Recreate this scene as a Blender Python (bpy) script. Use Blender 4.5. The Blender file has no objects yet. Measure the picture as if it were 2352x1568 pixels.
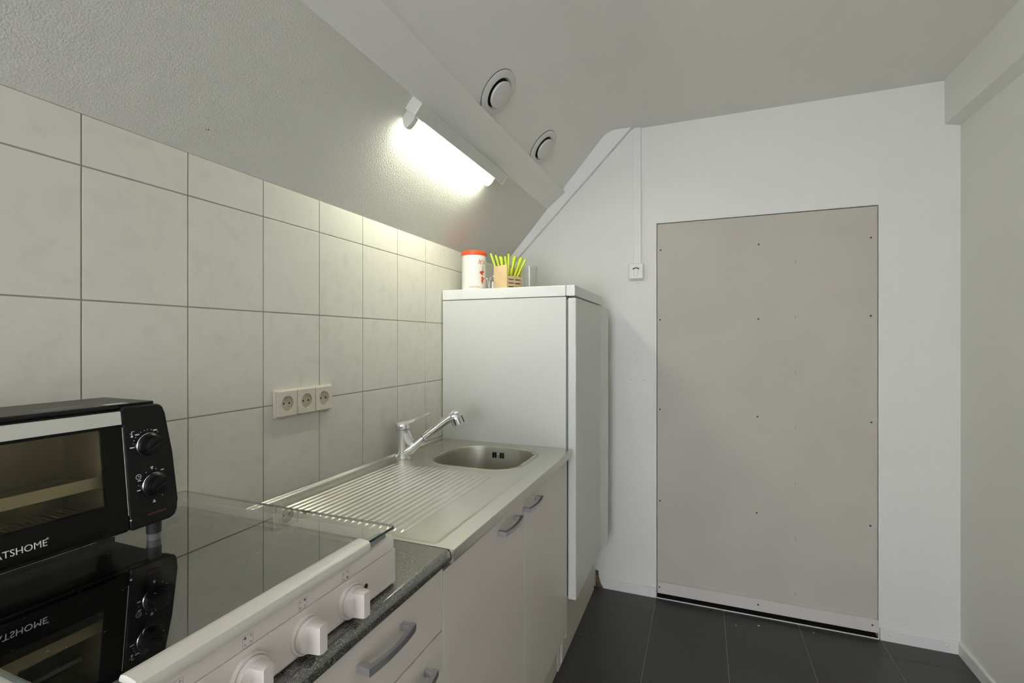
import bpy, bmesh, math, random
from math import sin, cos, pi, radians
from mathutils import Vector, Matrix
random.seed(7)
scene = bpy.context.scene
COL = scene.collection

# ------------------------------------------------------------------ materials
def new_mat(name):
    m = bpy.data.materials.new(name); m.use_nodes = True
    nt = m.node_tree
    return m, nt, nt.nodes['Principled BSDF']

def mat(name, color, rough=.5, metal=0., spec=.5, ior=None, bump=None, mottle=None, emit=None, coat=0., aniso=0.):
    """bump=(scale, distance, detail)  mottle=(color2, scale, lo, hi)"""
    m, nt, b = new_mat(name)
    b.inputs['Base Color'].default_value = (*color, 1)
    b.inputs['Roughness'].default_value = rough
    b.inputs['Metallic'].default_value = metal
    b.inputs['Specular IOR Level'].default_value = spec
    if ior: b.inputs['IOR'].default_value = ior
    b.inputs['Coat Weight'].default_value = coat
    b.inputs['Coat Roughness'].default_value = .08
    if aniso: b.inputs['Anisotropic'].default_value = aniso
    if emit:
        b.inputs['Emission Color'].default_value = (*emit[0], 1)
        b.inputs['Emission Strength'].default_value = emit[1]
    tc = nt.nodes.new('ShaderNodeTexCoord')
    if mottle:
        n = nt.nodes.new('ShaderNodeTexNoise'); n.inputs['Scale'].default_value = mottle[1]
        n.inputs['Detail'].default_value = 5; n.inputs['Distortion'].default_value = .6
        r = nt.nodes.new('ShaderNodeValToRGB')
        r.color_ramp.elements[0].position = mottle[2]; r.color_ramp.elements[1].position = mottle[3]
        r.color_ramp.elements[0].color = (*color, 1); r.color_ramp.elements[1].color = (*mottle[0], 1)
        nt.links.new(tc.outputs['Object'], n.inputs['Vector'])
        nt.links.new(n.outputs['Fac'], r.inputs['Fac'])
        nt.links.new(r.outputs['Color'], b.inputs['Base Color'])
    if bump:
        n = nt.nodes.new('ShaderNodeTexNoise'); n.inputs['Scale'].default_value = bump[0]
        n.inputs['Detail'].default_value = bump[2]
        mp = nt.nodes.new('ShaderNodeMapping')
        if len(bump) > 3: mp.inputs['Scale'].default_value = bump[3]
        bp = nt.nodes.new('ShaderNodeBump'); bp.inputs['Distance'].default_value = bump[1]
        bp.inputs['Strength'].default_value = 1
        nt.links.new(tc.outputs['Object'], mp.inputs['Vector'])
        nt.links.new(mp.outputs['Vector'], n.inputs['Vector'])
        nt.links.new(n.outputs['Fac'], bp.inputs['Height'])
        nt.links.new(bp.outputs['Normal'], b.inputs['Normal'])
    return m

def clear_mat(name, tint, refl_gain=1., ior=1.5, rough=0.):
    """thin clear glass: transparent with Fresnel gloss on outward faces"""
    m = bpy.data.materials.new(name); m.use_nodes = True
    nt = m.node_tree; nt.nodes.remove(nt.nodes['Principled BSDF'])
    out = nt.nodes['Material Output']
    tr = nt.nodes.new('ShaderNodeBsdfTransparent'); tr.inputs['Color'].default_value = (*tint, 1)
    gl = nt.nodes.new('ShaderNodeBsdfGlossy'); gl.inputs['Roughness'].default_value = rough
    fr = nt.nodes.new('ShaderNodeFresnel'); fr.inputs['IOR'].default_value = ior
    ge = nt.nodes.new('ShaderNodeNewGeometry')
    a = nt.nodes.new('ShaderNodeMath'); a.operation = 'SUBTRACT'; a.inputs[0].default_value = 1
    mu = nt.nodes.new('ShaderNodeMath'); mu.operation = 'MULTIPLY'
    mg = nt.nodes.new('ShaderNodeMath'); mg.operation = 'MULTIPLY'; mg.inputs[1].default_value = refl_gain; mg.use_clamp = True
    mx = nt.nodes.new('ShaderNodeMixShader')
    L = nt.links.new
    L(ge.outputs['Backfacing'], a.inputs[1]); L(fr.outputs['Fac'], mu.inputs[0]); L(a.outputs[0], mu.inputs[1])
    L(mu.outputs[0], mg.inputs[0]); L(mg.outputs[0], mx.inputs['Fac'])
    L(tr.outputs[0], mx.inputs[1]); L(gl.outputs[0], mx.inputs[2]); L(mx.outputs[0], out.inputs['Surface'])
    return m

M = {}
M['paint'] = mat('white_paint', (.80, .80, .76), .6, bump=(90, .0006, 3))
M['paint_fine'] = mat('white_wallpaper_paint', (.79, .79, .75), .55, bump=(60, .0012, 3, (1, 1, 2.2)))
M['ceiling'] = mat('ceiling_paint', (.81, .805, .77), .7, bump=(60, .0004, 2))
M['plaster'] = mat('spatter_plaster', (.66, .655, .595), .8, bump=(250, .0015, 2.0))
M['trimpaint'] = mat('trim_gloss_paint', (.82, .82, .80), .35)
M['tile'] = mat('marbled_wall_tile', (.73, .71, .63), .22, mottle=((.65, .628, .555), 20, .50, .86), bump=(9, .0010, 2))
M['grout'] = mat('grey_wall_grout', (.30, .28, .24), .9)
M['floor_tile'] = mat('black_floor_tile', (.040, .040, .036), .42, mottle=((.07, .07, .062), 260, .55, .75), bump=(200, .0004, 3))
M['floor_grout'] = mat('floor_grout', (.24, .23, .18), .9)
M['board'] = mat('raw_fibreboard', (.53, .50, .445), .75, mottle=((.50, .47, .42), 3, .4, .7))
M['kick'] = mat('kick_board_paint', (.66, .62, .585), .5)
M['dark'] = mat('dark_void', (.01, .01, .01), .9)
M['screw'] = mat('black_screw', (.02, .02, .02), .5)
M['faintspot'] = mat('faint_spot', (.36, .34, .31), .8)
M['brown'] = mat('broken_plaster_brown', (.10, .065, .04), .9, mottle=((.20, .14, .10), 60, .4, .6))
M['fridge'] = mat('white_lacquered_steel', (.68, .69, .655), .40, coat=.15)
M['fridge_lid'] = mat('white_plastic_lid', (.80, .80, .79), .35)
M['gasket'] = mat('grey_gasket', (.22, .24, .24), .6)
M['cream'] = mat('cream_cabinet_front', (.70, .65, .59), .30, spec=.4)
M['edge'] = mat('white_cabinet_edge', (.80, .80, .78), .4)
M['plinth'] = mat('beige_plinth', (.56, .52, .44), .45)
M['handle'] = mat('brushed_aluminium', (.55, .56, .60), .30, metal=.9)
M['steel'] = mat('brushed_steel', (.72, .71, .655), .27, metal=1., bump=(60, .00012, 2, (1, .05, 1)))
M['bowl'] = mat('satin_bowl_steel', (.84, .83, .73), .45, metal=1.)
M['chrome'] = mat('chrome', (.82, .82, .83), .05, metal=1.)
M['hob_white'] = mat('hob_enamel', (.72, .665, .62), .3, coat=.2)
M['hob_strip'] = mat('lid_strip_plastic', (.78, .75, .68), .35)
M['knob'] = mat('knob_plastic', (.76, .71, .67), .32)
M['ceramic'] = mat('black_ceramic', (.006, .006, .006), .03, ior=1.6, coat=0.)
M['ceramic'].node_tree.nodes['Principled BSDF'].inputs['Coat IOR'].default_value = 2.1
M['ceramic'].node_tree.nodes['Principled BSDF'].inputs['Coat Roughness'].default_value = .02
M['ring'] = mat('zone_ring_print', (.016, .016, .016), .12)
M['smudge'] = mat('limescale_smudge', (.16, .16, .155), .5)
M['print_grey'] = mat('grey_print', (.33, .32, .36), .5)
M['print_dark'] = mat('dark_print', (.10, .10, .13), .5)
M['redlamp'] = mat('red_lamp', (.05, .004, .003), .35)
M['black'] = mat('black_lacquer', (.005, .005, .005), .34, spec=.25)
M['black_top'] = mat('black_sheet_metal', (.030, .028, .024), .42)
M['black_gloss'] = mat('black_gloss_glass', (.003, .003, .002), .08, spec=.18)
M['rubber'] = mat('black_rubber', (.012, .012, .012), .6)
M['foil'] = mat('dusty_foot_base', (.16, .16, .16), .5)
M['cavity'] = mat('oven_cavity_metal', (.34, .30, .21), .38, metal=.5)
M['rod'] = mat('oven_wire', (.72, .62, .42), .25, metal=.9)
M['white_print'] = mat('white_print', (.75, .75, .75), .5)
M['chrome_bar'] = mat('polished_bar', (.92, .92, .92), .20, metal=1.)
M['socket'] = mat('ivory_plastic', (.70, .665, .56), .35)
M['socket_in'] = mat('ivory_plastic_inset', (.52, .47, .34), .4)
M['lampbody'] = mat('lamp_enamel', (.62, .64, .60), .4)
M['lampend'] = mat('lamp_holder_plastic', (.66, .66, .60), .45)
M['tube'] = mat('fluorescent_tube', (.9, .9, .9), .3, emit=((.97, 1., .80), 60))
M['vent'] = mat('vent_plastic', (.66, .65, .62), .45)
M['orange'] = mat('orange_lid_plastic', (.72, .075, .012), .35)
M['can'] = mat('canister_enamel', (.74, .76, .70), .3)
M['red'] = mat('red_print', (.62, .04, .025), .5)
M['bamboo'] = mat('bamboo', (.66, .50, .29), .55, mottle=((.60, .44, .25), 30, .4, .65))
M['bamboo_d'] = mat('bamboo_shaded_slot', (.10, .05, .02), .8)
M['lime'] = mat('lime_plastic', (.55, .66, .035), .35)
M['glass'] = clear_mat('tumbler_glass', (.975, .98, .975), 1.3, 1.5)
M['lid_glass'] = clear_mat('lid_glass', (.95, .965, .95), 3.1, 1.52)
M['oven_glass'] = clear_mat('oven_window_glass', (.94, .93, .86), .8, 1.5)
M['glass_edge'] = mat('glass_edge_green', (.01, .03, .025), .1)
M['winglass'] = clear_mat('window_glass', (.97, .98, .98), 1., 1.5)

def granite():
    m, nt, b = new_mat('speckled_granite_laminate')
    b.inputs['Roughness'].default_value = .20; b.inputs['IOR'].default_value = 2.7
    tc = nt.nodes.new('ShaderNodeTexCoord')
    v = nt.nodes.new('ShaderNodeTexVoronoi'); v.inputs['Scale'].default_value = 1000
    w = nt.nodes.new('ShaderNodeTexNoise'); w.inputs['Scale'].default_value = 300; w.inputs['Detail'].default_value = 3
    r = nt.nodes.new('ShaderNodeValToRGB')
    r.color_ramp.elements[0].position = .0; r.color_ramp.elements[0].color = (.016, .018, .015, 1)
    r.color_ramp.elements[1].position = 1.; r.color_ramp.elements[1].color = (.42, .44, .38, 1)
    e = r.color_ramp.elements.new(.70); e.color = (.022, .024, .020, 1)
    e = r.color_ramp.elements.new(.86); e.color = (.10, .105, .09, 1)
    sep = nt.nodes.new('ShaderNodeSeparateColor')
    mix = nt.nodes.new('ShaderNodeMath'); mix.operation = 'MULTIPLY_ADD'; mix.inputs[1].default_value = .35; 
    L = nt.links.new
    L(tc.outputs['Object'], v.inputs['Vector']); L(tc.outputs['Object'], w.inputs['Vector'])
    L(v.outputs['Color'], sep.inputs['Color'])
    mul = nt.nodes.new('ShaderNodeMath'); mul.operation = 'MULTIPLY'; mul.inputs[1].default_value = .8
    L(sep.outputs['Red'], mul.inputs[0])
    L(w.outputs['Fac'], mix.inputs[0]); L(mul.outputs[0], mix.inputs[2])
    L(mix.outputs[0], r.inputs['Fac']); L(r.outputs['Color'], b.inputs['Base Color'])
    return m
M['granite'] = granite()

# ------------------------------------------------------------------ mesh helpers
class MB:
    def __init__(s): s.bm = bmesh.new(); s.mats = []
    def _mi(s, m):
        if m not in s.mats: s.mats.append(m)
        return s.mats.index(m)
    def _fin(s, faces, m):
        i = s._mi(m)
        for f in faces: f.material_index = i
    def box(s, x0, x1, y0, y1, z0, z1, m, bev=0, seg=2, mtx=None):
        n0 = set(s.bm.faces)
        vs = [s.bm.verts.new((x, y, z)) for x in (x0, x1) for y in (y0, y1) for z in (z0, z1)]
        q = [(0, 1, 3, 2), (4, 6, 7, 5), (0, 4, 5, 1), (2, 3, 7, 6), (0, 2, 6, 4), (1, 5, 7, 3)]
        fs = [s.bm.faces.new([vs[i] for i in k]) for k in q]
        if bev > 0:
            es = list({e for f in fs for e in f.edges})
            bmesh.ops.bevel(s.bm, geom=es, offset=bev, segments=seg, profile=.5, affect='EDGES')
        new = [f for f in s.bm.faces if f not in n0]
        if mtx is not None:
            for v in {v for f in new for v in f.verts}: v.co = mtx @ v.co
        s._fin(new, m); return s
    def prism(s, pts, axis, a0, a1, m, bev=0, seg=2, mtx=None):
        """pts: 2-D outline in the two other axes (cyclic order x,y,z), extruded along axis"""
        n0 = set(s.bm.faces)
        def P(p, a):
            if axis == 'x': return (a, p[0], p[1])
            if axis == 'y': return (p[0], a, p[1])
            return (p[0], p[1], a)
        A = [s.bm.verts.new(P(p, a0)) for p in pts]; B = [s.bm.verts.new(P(p, a1)) for p in pts]
        n = len(pts)
        fs = [s.bm.faces.new(A), s.bm.faces.new(B[::-1])]
        for i in range(n):
            j = (i + 1) % n
            fs.append(s.bm.faces.new((A[j], A[i], B[i], B[j])))
        if bev > 0:
            es = list({e for f in fs for e in f.edges})
            bmesh.ops.bevel(s.bm, geom=es, offset=bev, segments=seg, profile=.5, affect='EDGES')
        new = [f for f in s.bm.faces if f not in n0]
        if mtx is not None:
            for v in {v for f in new for v in f.verts}: v.co = mtx @ v.co
        s._fin(new, m); return s
    def lathe(s, prof, m, mtx=None, n=32, smooth_close=False):
        """prof: [(r,z)...] about local z"""
        mtx = mtx or Matrix()
        rings = []; new = []
        for r, z in prof:
            if r < 1e-6: rings.append([s.bm.verts.new(mtx @ Vector((0, 0, z)))])
            else: rings.append([s.bm.verts.new(mtx @ Vector((r*cos(2*pi*i/n), r*sin(2*pi*i/n), z))) for i in range(n)])
        for a, b in zip(rings, rings[1:]):
            for i in range(n):
                j = (i+1) % n
                if len(a) == 1 and len(b) == 1: continue
                if len(a) == 1: new.append(s.bm.faces.new((a[0], b[j], b[i])))
                elif len(b) == 1: new.append(s.bm.faces.new((a[i], a[j], b[0])))
                else: new.append(s.bm.faces.new((a[i], a[j], b[j], b[i])))
        s._fin(new, m); return s
    def tube(s, path, rad, m, n=12, cap=True, flat=None):
        """path: points, rad: number or list; flat=(wx, wy) scales the section"""
        P = [Vector(p) for p in path]; k = len(P)
        R = rad if isinstance(rad, (list, tuple)) else [rad]*k
        rings = []; up = None; new = []
        for i in range(k):
            t = (P[min(i+1, k-1)] - P[max(i-1, 0)]).normalized()
            if up is None:
                up = Vector((0, 0, 1)) if abs(t.z) < .9 else Vector((1, 0, 0))
            a = t.cross(up).normalized(); b = a.cross(t).normalized(); up = b
            fx, fy = flat if flat else (1, 1)
            rings.append([s.bm.verts.new(P[i] + a*(R[i]*fx*cos(2*pi*j/n)) + b*(R[i]*fy*sin(2*pi*j/n))) for j in range(n)])
        for A, B in zip(rings, rings[1:]):
            for i in range(n):
                j = (i+1) % n
                new.append(s.bm.faces.new((A[j], A[i], B[i], B[j])))
        if cap:
            new.append(s.bm.faces.new(rings[0])); new.append(s.bm.faces.new(rings[-1][::-1]))
        s._fin(new, m); return s
    def loops(s, loops, m, close_last=False, close_first=False):
        rings = [[s.bm.verts.new(p) for p in L] for L in loops]; new = []
        for A, B in zip(rings, rings[1:]):
            n = len(A)
            for i in range(n):
                j = (i+1) % n
                new.append(s.bm.faces.new((A[i], A[j], B[j], B[i])))
        if close_last: new.append(s.bm.faces.new(rings[-1]))
        if close_first: new.append(s.bm.faces.new(rings[0][::-1]))
        s._fin(new, m); return s
    def build(s, name, parent=None, loc=None, angle=32, fix=True):
        me = bpy.data.meshes.new(name)
        if fix: bmesh.ops.recalc_face_normals(s.bm, faces=s.bm.faces)
        if parent is not None:
            o0 = Vector(parent['_o']) if '_o' in parent else Vector((0, 0, 0))
        else: o0 = Vector((0, 0, 0))
        base = Vector(loc) if loc is not None else o0
        if base.length > 0:
            for v in s.bm.verts: v.co -= base
        s.bm.to_mesh(me); s.bm.free()
        for m in s.mats: me.materials.append(m)
        me.polygons.foreach_set('use_smooth', [True]*len(me.polygons))
        me.set_sharp_from_angle(angle=radians(angle))
        o = bpy.data.objects.new(name, me); COL.objects.link(o)
        wn = o.modifiers.new('weighted_normal', 'WEIGHTED_NORMAL'); wn.keep_sharp = True; wn.weight = 90
        if parent is not None: o.parent = parent; o.location = base - o0
        else: o.location = base
        o['_o'] = list(base)
        return o

def thing(name, label, cat, loc=(0, 0, 0), group=None):
    o = bpy.data.objects.new(name, None); COL.objects.link(o)
    o.location = loc; o['_o'] = list(loc); o['label'] = label; o['category'] = cat
    o.empty_display_size = .05
    if group: o['group'] = group
    return o
def tag(o, label, cat, group=None):
    o['label'] = label; o['category'] = cat
    if group: o['group'] = group
    return o
def struct(mb, name, parent=None, **k):
    o = mb.build(name, parent, **k)
    if parent is None: o['kind'] = 'structure'
    return o

def rrect(x0, x1, y0, y1, r, n=6):
    pts = []
    for cx, cy, a0 in ((x1-r, y1-r, 0), (x0+r, y1-r, 90), (x0+r, y0+r, 180), (x1-r, y0+r, 270)):
        for i in range(n+1):
            a = radians(a0 + 90*i/n); pts.append((cx + r*cos(a), cy + r*sin(a)))
    return pts
AX = {'x': Matrix.Rotation(radians(90), 4, 'Y')}   # local z -> world x
def MX(x, y, z): return Matrix.Translation((x, y, z)) @ AX['x']

def text_mesh(body, size, mtx, m, name, parent, extrude=.0002, shear=0., bold=0.):
    cu = bpy.data.curves.new(name, 'FONT'); cu.body = body; cu.size = size; cu.extrude = extrude
    cu.shear = shear; cu.offset = bold; cu.resolution_u = 3
    t = bpy.data.objects.new(name + '_tmp', cu); COL.objects.link(t)
    dg = bpy.context.evaluated_depsgraph_get()
    me = bpy.data.meshes.new_from_object(t.evaluated_get(dg)); me.name = name
    bpy.data.objects.remove(t)
    o0 = Vector(parent['_o']) if parent is not None and '_o' in parent else Vector()
    me.transform(Matrix.Translation(-o0) @ mtx)
    me.materials.clear(); me.materials.append(m)
    o = bpy.data.objects.new(name, me); COL.objects.link(o); o['_o'] = list(o0)
    if parent is not None: o.parent = parent
    return o
# text plane facing +x, reading towards +y, up = +z
def TX(x, y, z, lean=0.):
    return Matrix.Translation((x, y, z)) @ Matrix(((0, 0, 1, 0), (1, 0, 0, 0), (0, 1, 0, 0), (0, 0, 0, 1))) @ Matrix.Rotation(lean, 4, 'X')

# ------------------------------------------------------------------ room
YB = 2.645; XR = 2.122; YF = -3.1; ZC = 2.478
def slope_z(x): return 1.778 + 1.145*x

# left wall: tiles on grout
mb = MB()
mb.box(-.06, -.0016, YF, YB + .05, -.02, 1.80, M['grout'])
y_edges = [.55 + .2025*k for k in range(-18, 12)]
z_edges = [1.678 - .2525*k for k in range(8)][::-1]
ye = [YF] + [y for y in y_edges if YF < y < YB] + [YB]
ze = [0] + [z for z in z_edges if z > .03] + [1.776]
g = .0012
for a, b in zip(ye, ye[1:]):
    for c, d in zip(ze, ze[1:]):
        mb.box(-.008, 0, a + g, b - g, c + g, d - g, M['tile'], bev=.0014, seg=2)
struct(mb, 'wall_left')

# floor: tiles on grout
mb = MB()
mb.box(-.05, XR + .05, YF - .05, YB + .3, -.08, -.0012, M['floor_grout'])
xe = [0.] + [.86 - .3255, .86, 1.186, 1.511, 1.837] + [XR + .02]
fy = [2.508 - .3235*k for k in range(19)][::-1]
fy = [YF] + [y for y in fy if y > YF + .02] + [YB - .004]
for a, b in zip(xe, xe[1:]):
    for c, d in zip(fy, fy[1:]):
        mb.box(a + .0014, b - .0014, c + .0013, d - .0013, -.01, 0, M['floor_tile'], bev=.0006, seg=1)
struct(mb, 'floor')

# lower slope (spatter plaster), upper slope and flat ceiling
mb = MB()
XA = .275
mb.prism([(-.06, slope_z(-.06)), (XA + .03, slope_z(XA + .03)), (XA - .05, slope_z(XA + .03) + .06), (-.1, 1.85)], 'y', YF, YB + .02, M['plaster'])
_sp = Matrix(((cos(math.atan(1.145)), 0, sin(math.atan(1.145)), .043), (0, 1, 0, .769), (sin(math.atan(1.145)), 0, -cos(math.atan(1.145)), slope_z(.043)), (0, 0, 0, 1)))
for dx, dy, r in ((0, 0, .0016), (-.003, -.004, .0010), (.001, -.006, .0007)):
    mb.lathe([(0, .0006), (r, .0004), (r, 0)], M['screw'], _sp @ Matrix.Translation((dx, dy, 0)), n=8)
struct(mb, 'ceiling_slope', angle=30)
bpy.data.objects['ceiling_slope'].name = 'ceiling.001'
# upper slope + flat ceiling as one rounded section
mb = MB()
prof = [(XA - .01, slope_z(XA - .01) + .001)]
xk = (ZC - 1.778)/1.145
ang = math.atan(1.145); Rr = .10; tl = Rr*math.tan(ang/2)
sx, sz = xk - tl*cos(ang), ZC - tl*sin(ang)
ccx, ccz = xk + tl, ZC - Rr
for i in range(9):
    a = pi/2 + ang*(1 - i/8)
    prof.append((ccx + Rr*cos(a), ccz + Rr*sin(a)))
prof.append((XR + .05, ZC))
outer = [(XR + .05, ZC + .08), (xk - .05, ZC + .08), (XA - .10, slope_z(XA) + .05)]
mb.prism(prof + outer, 'y', YF, YB + .02, M['ceiling'])
struct(mb, 'ceiling', angle=60)

# purlin beam: visible under-face from the plaster slope to its outer corner
mb = MB()
def purlin(y):
    bz = 2.1575 + .014*max(0, y - 1.5)
    return [(.272, slope_z(.272) - .0005), (.375, bz), (.349, 2.18 + .014*max(0, y-1.5)), (.30, 2.20)]
L = []
for y in (YF, .0, 1.5, YB):
    L.append([(x, y, z) for x, z in purlin(y)])
mb.loops(L, M['ceiling'], True, True)
struct(mb, 'trim_1', angle=20)

# sloping board on the back wall
mb = MB()
bd = [(-.02, slope_z(-.02)), (-.02, 1.715), (.096, 1.831), (.733, 2.474), (.733, ZC + .003), (.61, ZC+.003)]
mb.prism(bd, 'y', YB - .03, YB + .01, M['trimpaint'], bev=0)
struct(mb, 'trim_2')

# back wall with the doorway cut out
DX0, DX1, DZ = .863, 1.829, 1.963
mb = MB()
mb.box(-.05, DX0, YB, YB + .10, -.02, 2.60, M['paint'])
mb.box(DX1, XR + .06, YB, YB + .10, -.02, 2.60, M['paint_fine'])
mb.box(DX0, DX1, YB, YB + .10, DZ, 2.60, M['paint'])
mb.box(DX0 - .01, DX1 + .01, YB + .05, YB + .10, -.02, DZ + .01, M['dark'])
for x, z in ((.731, 1.138), (.798, 1.138), (.762, 1.246), (.767, 1.652)):
    mb.lathe([(0, 0), (.0022, 0), (.0022, .001), (0, .001)], M['faintspot'], Matrix.Translation((x, YB, z)) @ Matrix.Rotation(radians(90), 4, 'X'), n=10)
mb.prism([(.54, -.001), (.580, -.001), (.569, .018), (.560, .045), (.556, .085), (.54, .09)], 'y', YB - .004, YB, M['brown'])
struct(mb, 'wall_back')

# right wall and its boxed-in ledge
mb = MB(); mb.box(XR, XR + .08, YF, YB + .05, -.02, 2.60, M['paint']); struct(mb, 'wall_right')
mb = MB(); mb.prism([(2.066, ZC + .01), (2.068, 2.288), (XR + .01, 2.274), (XR + .01, ZC + .01)], 'y', YF, YB + .01, M['paint'])
struct(mb, 'trim_3')

# rear wall (behind the camera) with a window
WX0, WX1, WZ0, WZ1 = .22, 1.40, .30, 1.98
mb = MB()
mb.box(-.05, WX0, YF - .1, YF, -.02, 2.6, M['paint']); mb.box(WX1, XR + .06, YF - .1, YF, -.02, 2.6, M['paint'])
mb.box(WX0, WX1, YF - .1, YF, -.02, WZ0, M['paint']); mb.box(WX0, WX1, YF - .1, YF, WZ1, 2.6, M['paint'])
struct(mb, 'wall_rear')
mb = MB()
for a in ((WX0, WX0 + .05, WZ0, WZ1), (WX1 - .05, WX1, WZ0, WZ1), (WX0 + .05, WX1 - .05, WZ0, WZ0 + .05), (WX0 + .05, WX1 - .05, WZ1 - .05, WZ1),
          ((WX0 + WX1)/2 - .025, (WX0 + WX1)/2 + .025, WZ0 + .05, WZ1 - .05)):
    mb.box(a[0], a[1], YF - .07, YF - .02, a[2], a[3], M['trimpaint'], bev=.003)
win = struct(mb, 'window_1')

# baseboards
def baseboard(name, x0, x1, z1, y1=YB, th=.012):
    mb = MB(); mb.prism([(y1 - th, 0), (y1, 0), (y1, z1), (y1 - th + .003, z1), (y1 - th, z1 - .003)], 'x', x0, x1, M['trimpaint'])
    return struct(mb, name)
bl = baseboard('baseboard_back', .583, DX0 - .003, .050)
br = baseboard('baseboard_back.001', DX1 + .004, XR, .052)
def cap_mb(x, y, z, r=.0065, m='trimpaint', side='y'):
    mb = MB()
    R = Matrix.Rotation(radians(90), 4, 'X') if side == 'y' else Matrix.Rotation(radians(-90), 4, 'Y')
    mb.lathe([(r, 0), (r*.95, .0015), (r*.6, .0035), (0, .0045)], M[m], Matrix.Translation((x, y, z)) @ R, n=16)
    return mb
for x in (.823,): cap_mb(x, YB - .012, .030).build('screw_cap', bl)
for x in (1.873, 2.071): cap_mb(x, YB - .012, .030).build('screw_cap', br)
mb = MB(); mb.prism([(XR - .012, 0), (XR - .012, .049), (XR - .009, .052), (XR, .052), (XR, 0)], 'y', YF, YB - .012, M['trimpaint'])
b3 = struct(mb, 'baseboard_right')
cap_mb(XR - .012, 2.40, .030, .003, 'print_grey', 'x').build('screw_cap', b3)

# boarded-over doorway
door = thing('door_1', 'unpainted greige board screwed over the doorway in the back wall', 'boarded door', (1.346, YB, 0))
del door['label']; del door['category']; door['kind'] = 'structure'
mb = MB(); mb.box(DX0 + .003, DX1 - .003, YB + .002, YB + .014, .03, DZ - .004, M['board'], bev=.0006, seg=1)
mb.build('board', door)
mb = MB(); mb.box(DX0 + .006, DX1 - .001, YB - .010, YB + .002, .028, .087, M['kick'], bev=.0012)
kb = mb.build('kick_board', door)
mb = MB(); mb.box(DX0, DX1, YB - .010, YB - .004, -.002, .0035, M['edge'], bev=.001); mb.build('threshold', door)
mb = MB(); mb.box(DX0 + .001, DX1 - .001, YB - .0035, YB + .05, -.002, .0012, M['dark']); mb.build('gap_shade', door)  # near-black slab paints the shade into the gap below the kick board
def screw_mb(x, y, z, r, m):
    return MB().lathe([(0, .0002), (r*.4, .0006), (r, .0005), (r, 0)], M[m], Matrix.Translation((x, y, z)) @ Matrix.Rotation(radians(90), 4, 'X'), n=12)
for x, z in ((.883, 1.822), (1.344, 1.819), (1.801, 1.817), (.880, 1.457), (1.342, 1.454), (1.801, 1.461), (.880, .987),
             (1.338, .975), (1.803, .976), (.880, .508), (1.335, .503), (1.799, .505)):
    screw_mb(x, YB + .002, z, .0042, 'screw').build('screw', door)
for x, z in ((.878, .060), (1.340, .060), (1.804, .060)):
    screw_mb(x, YB - .010, z, .0040, 'screw').build('screw', kb)
mb = MB()
for z in (1.726, 1.46, 1.196, .93, .666, .401, .137):
    mb.box(1.4995, 1.5035, YB + .0013, YB + .0021, z - .007, z + .007, M['faintspot'], bev=.0003, seg=1)
mb.build('filled_screw_mark', door)

# crumbs on the floor
for i, (x, y, s) in enumerate(((1.234, 2.518, .0035), (1.335, 2.554, .005), (1.565, 2.586, .004))):
    mb = MB(); mb.lathe([(0, 0), (s, .0003), (s*.8, s*.35), (s*.25, s*.5), (0, s*.45)], M['trimpaint'], Matrix.Translation((x, y, 0)) @ Matrix.Diagonal((1, .6, 1, 1)), n=7)
    tag(mb.build('plaster_crumb', loc=(x, y, 0)), ('tiny white plaster crumb on the black floor, the one farthest left',
        'tiny white plaster crumb on the black floor, the middle one', 'tiny white plaster crumb on the black floor, the one farthest right')[i], 'crumb', 'plaster crumbs below the boarded door')

# ------------------------------------------------------------------ cable duct and switch
mb = MB(); mb.box(.747, .785, YB - .016, YB, 1.752, ZC, M['trimpaint'], bev=.002)
tag(mb.build('cable_duct', loc=(.766, YB, 1.752)), 'narrow white cable duct running from the ceiling down to the light switch', 'cable duct')
sw = thing('light_switch', 'square white surface-mounted light switch below the cable duct', 'switch', (.761, YB, 1.664))
mb = MB(); mb.box(.7225, .7995, YB - .034, YB, 1.672, 1.757, M['edge'], bev=.008, seg=3)
mb.box(.727, .795, YB - .010, YB, 1.668, 1.761, M['edge'], bev=.004); mb.build('housing', sw)
mb = MB(); mb.box(.752, .770, YB - .040, YB - .032, 1.690, 1.724, M['trimpaint'], bev=.003); mb.build('rocker', sw)
mb = MB()
for k in range(9):
    a = radians(20 + 140*k/8)
    mb.box(.761 + .015*cos(a) - .003, .761 + .015*cos(a) + .003, YB - .0347, YB - .0335, 1.722 + .009*sin(a) - .0022, 1.722 + .009*sin(a) + .0026, M['screw'])
mb.build('dial_mark', sw)

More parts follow.
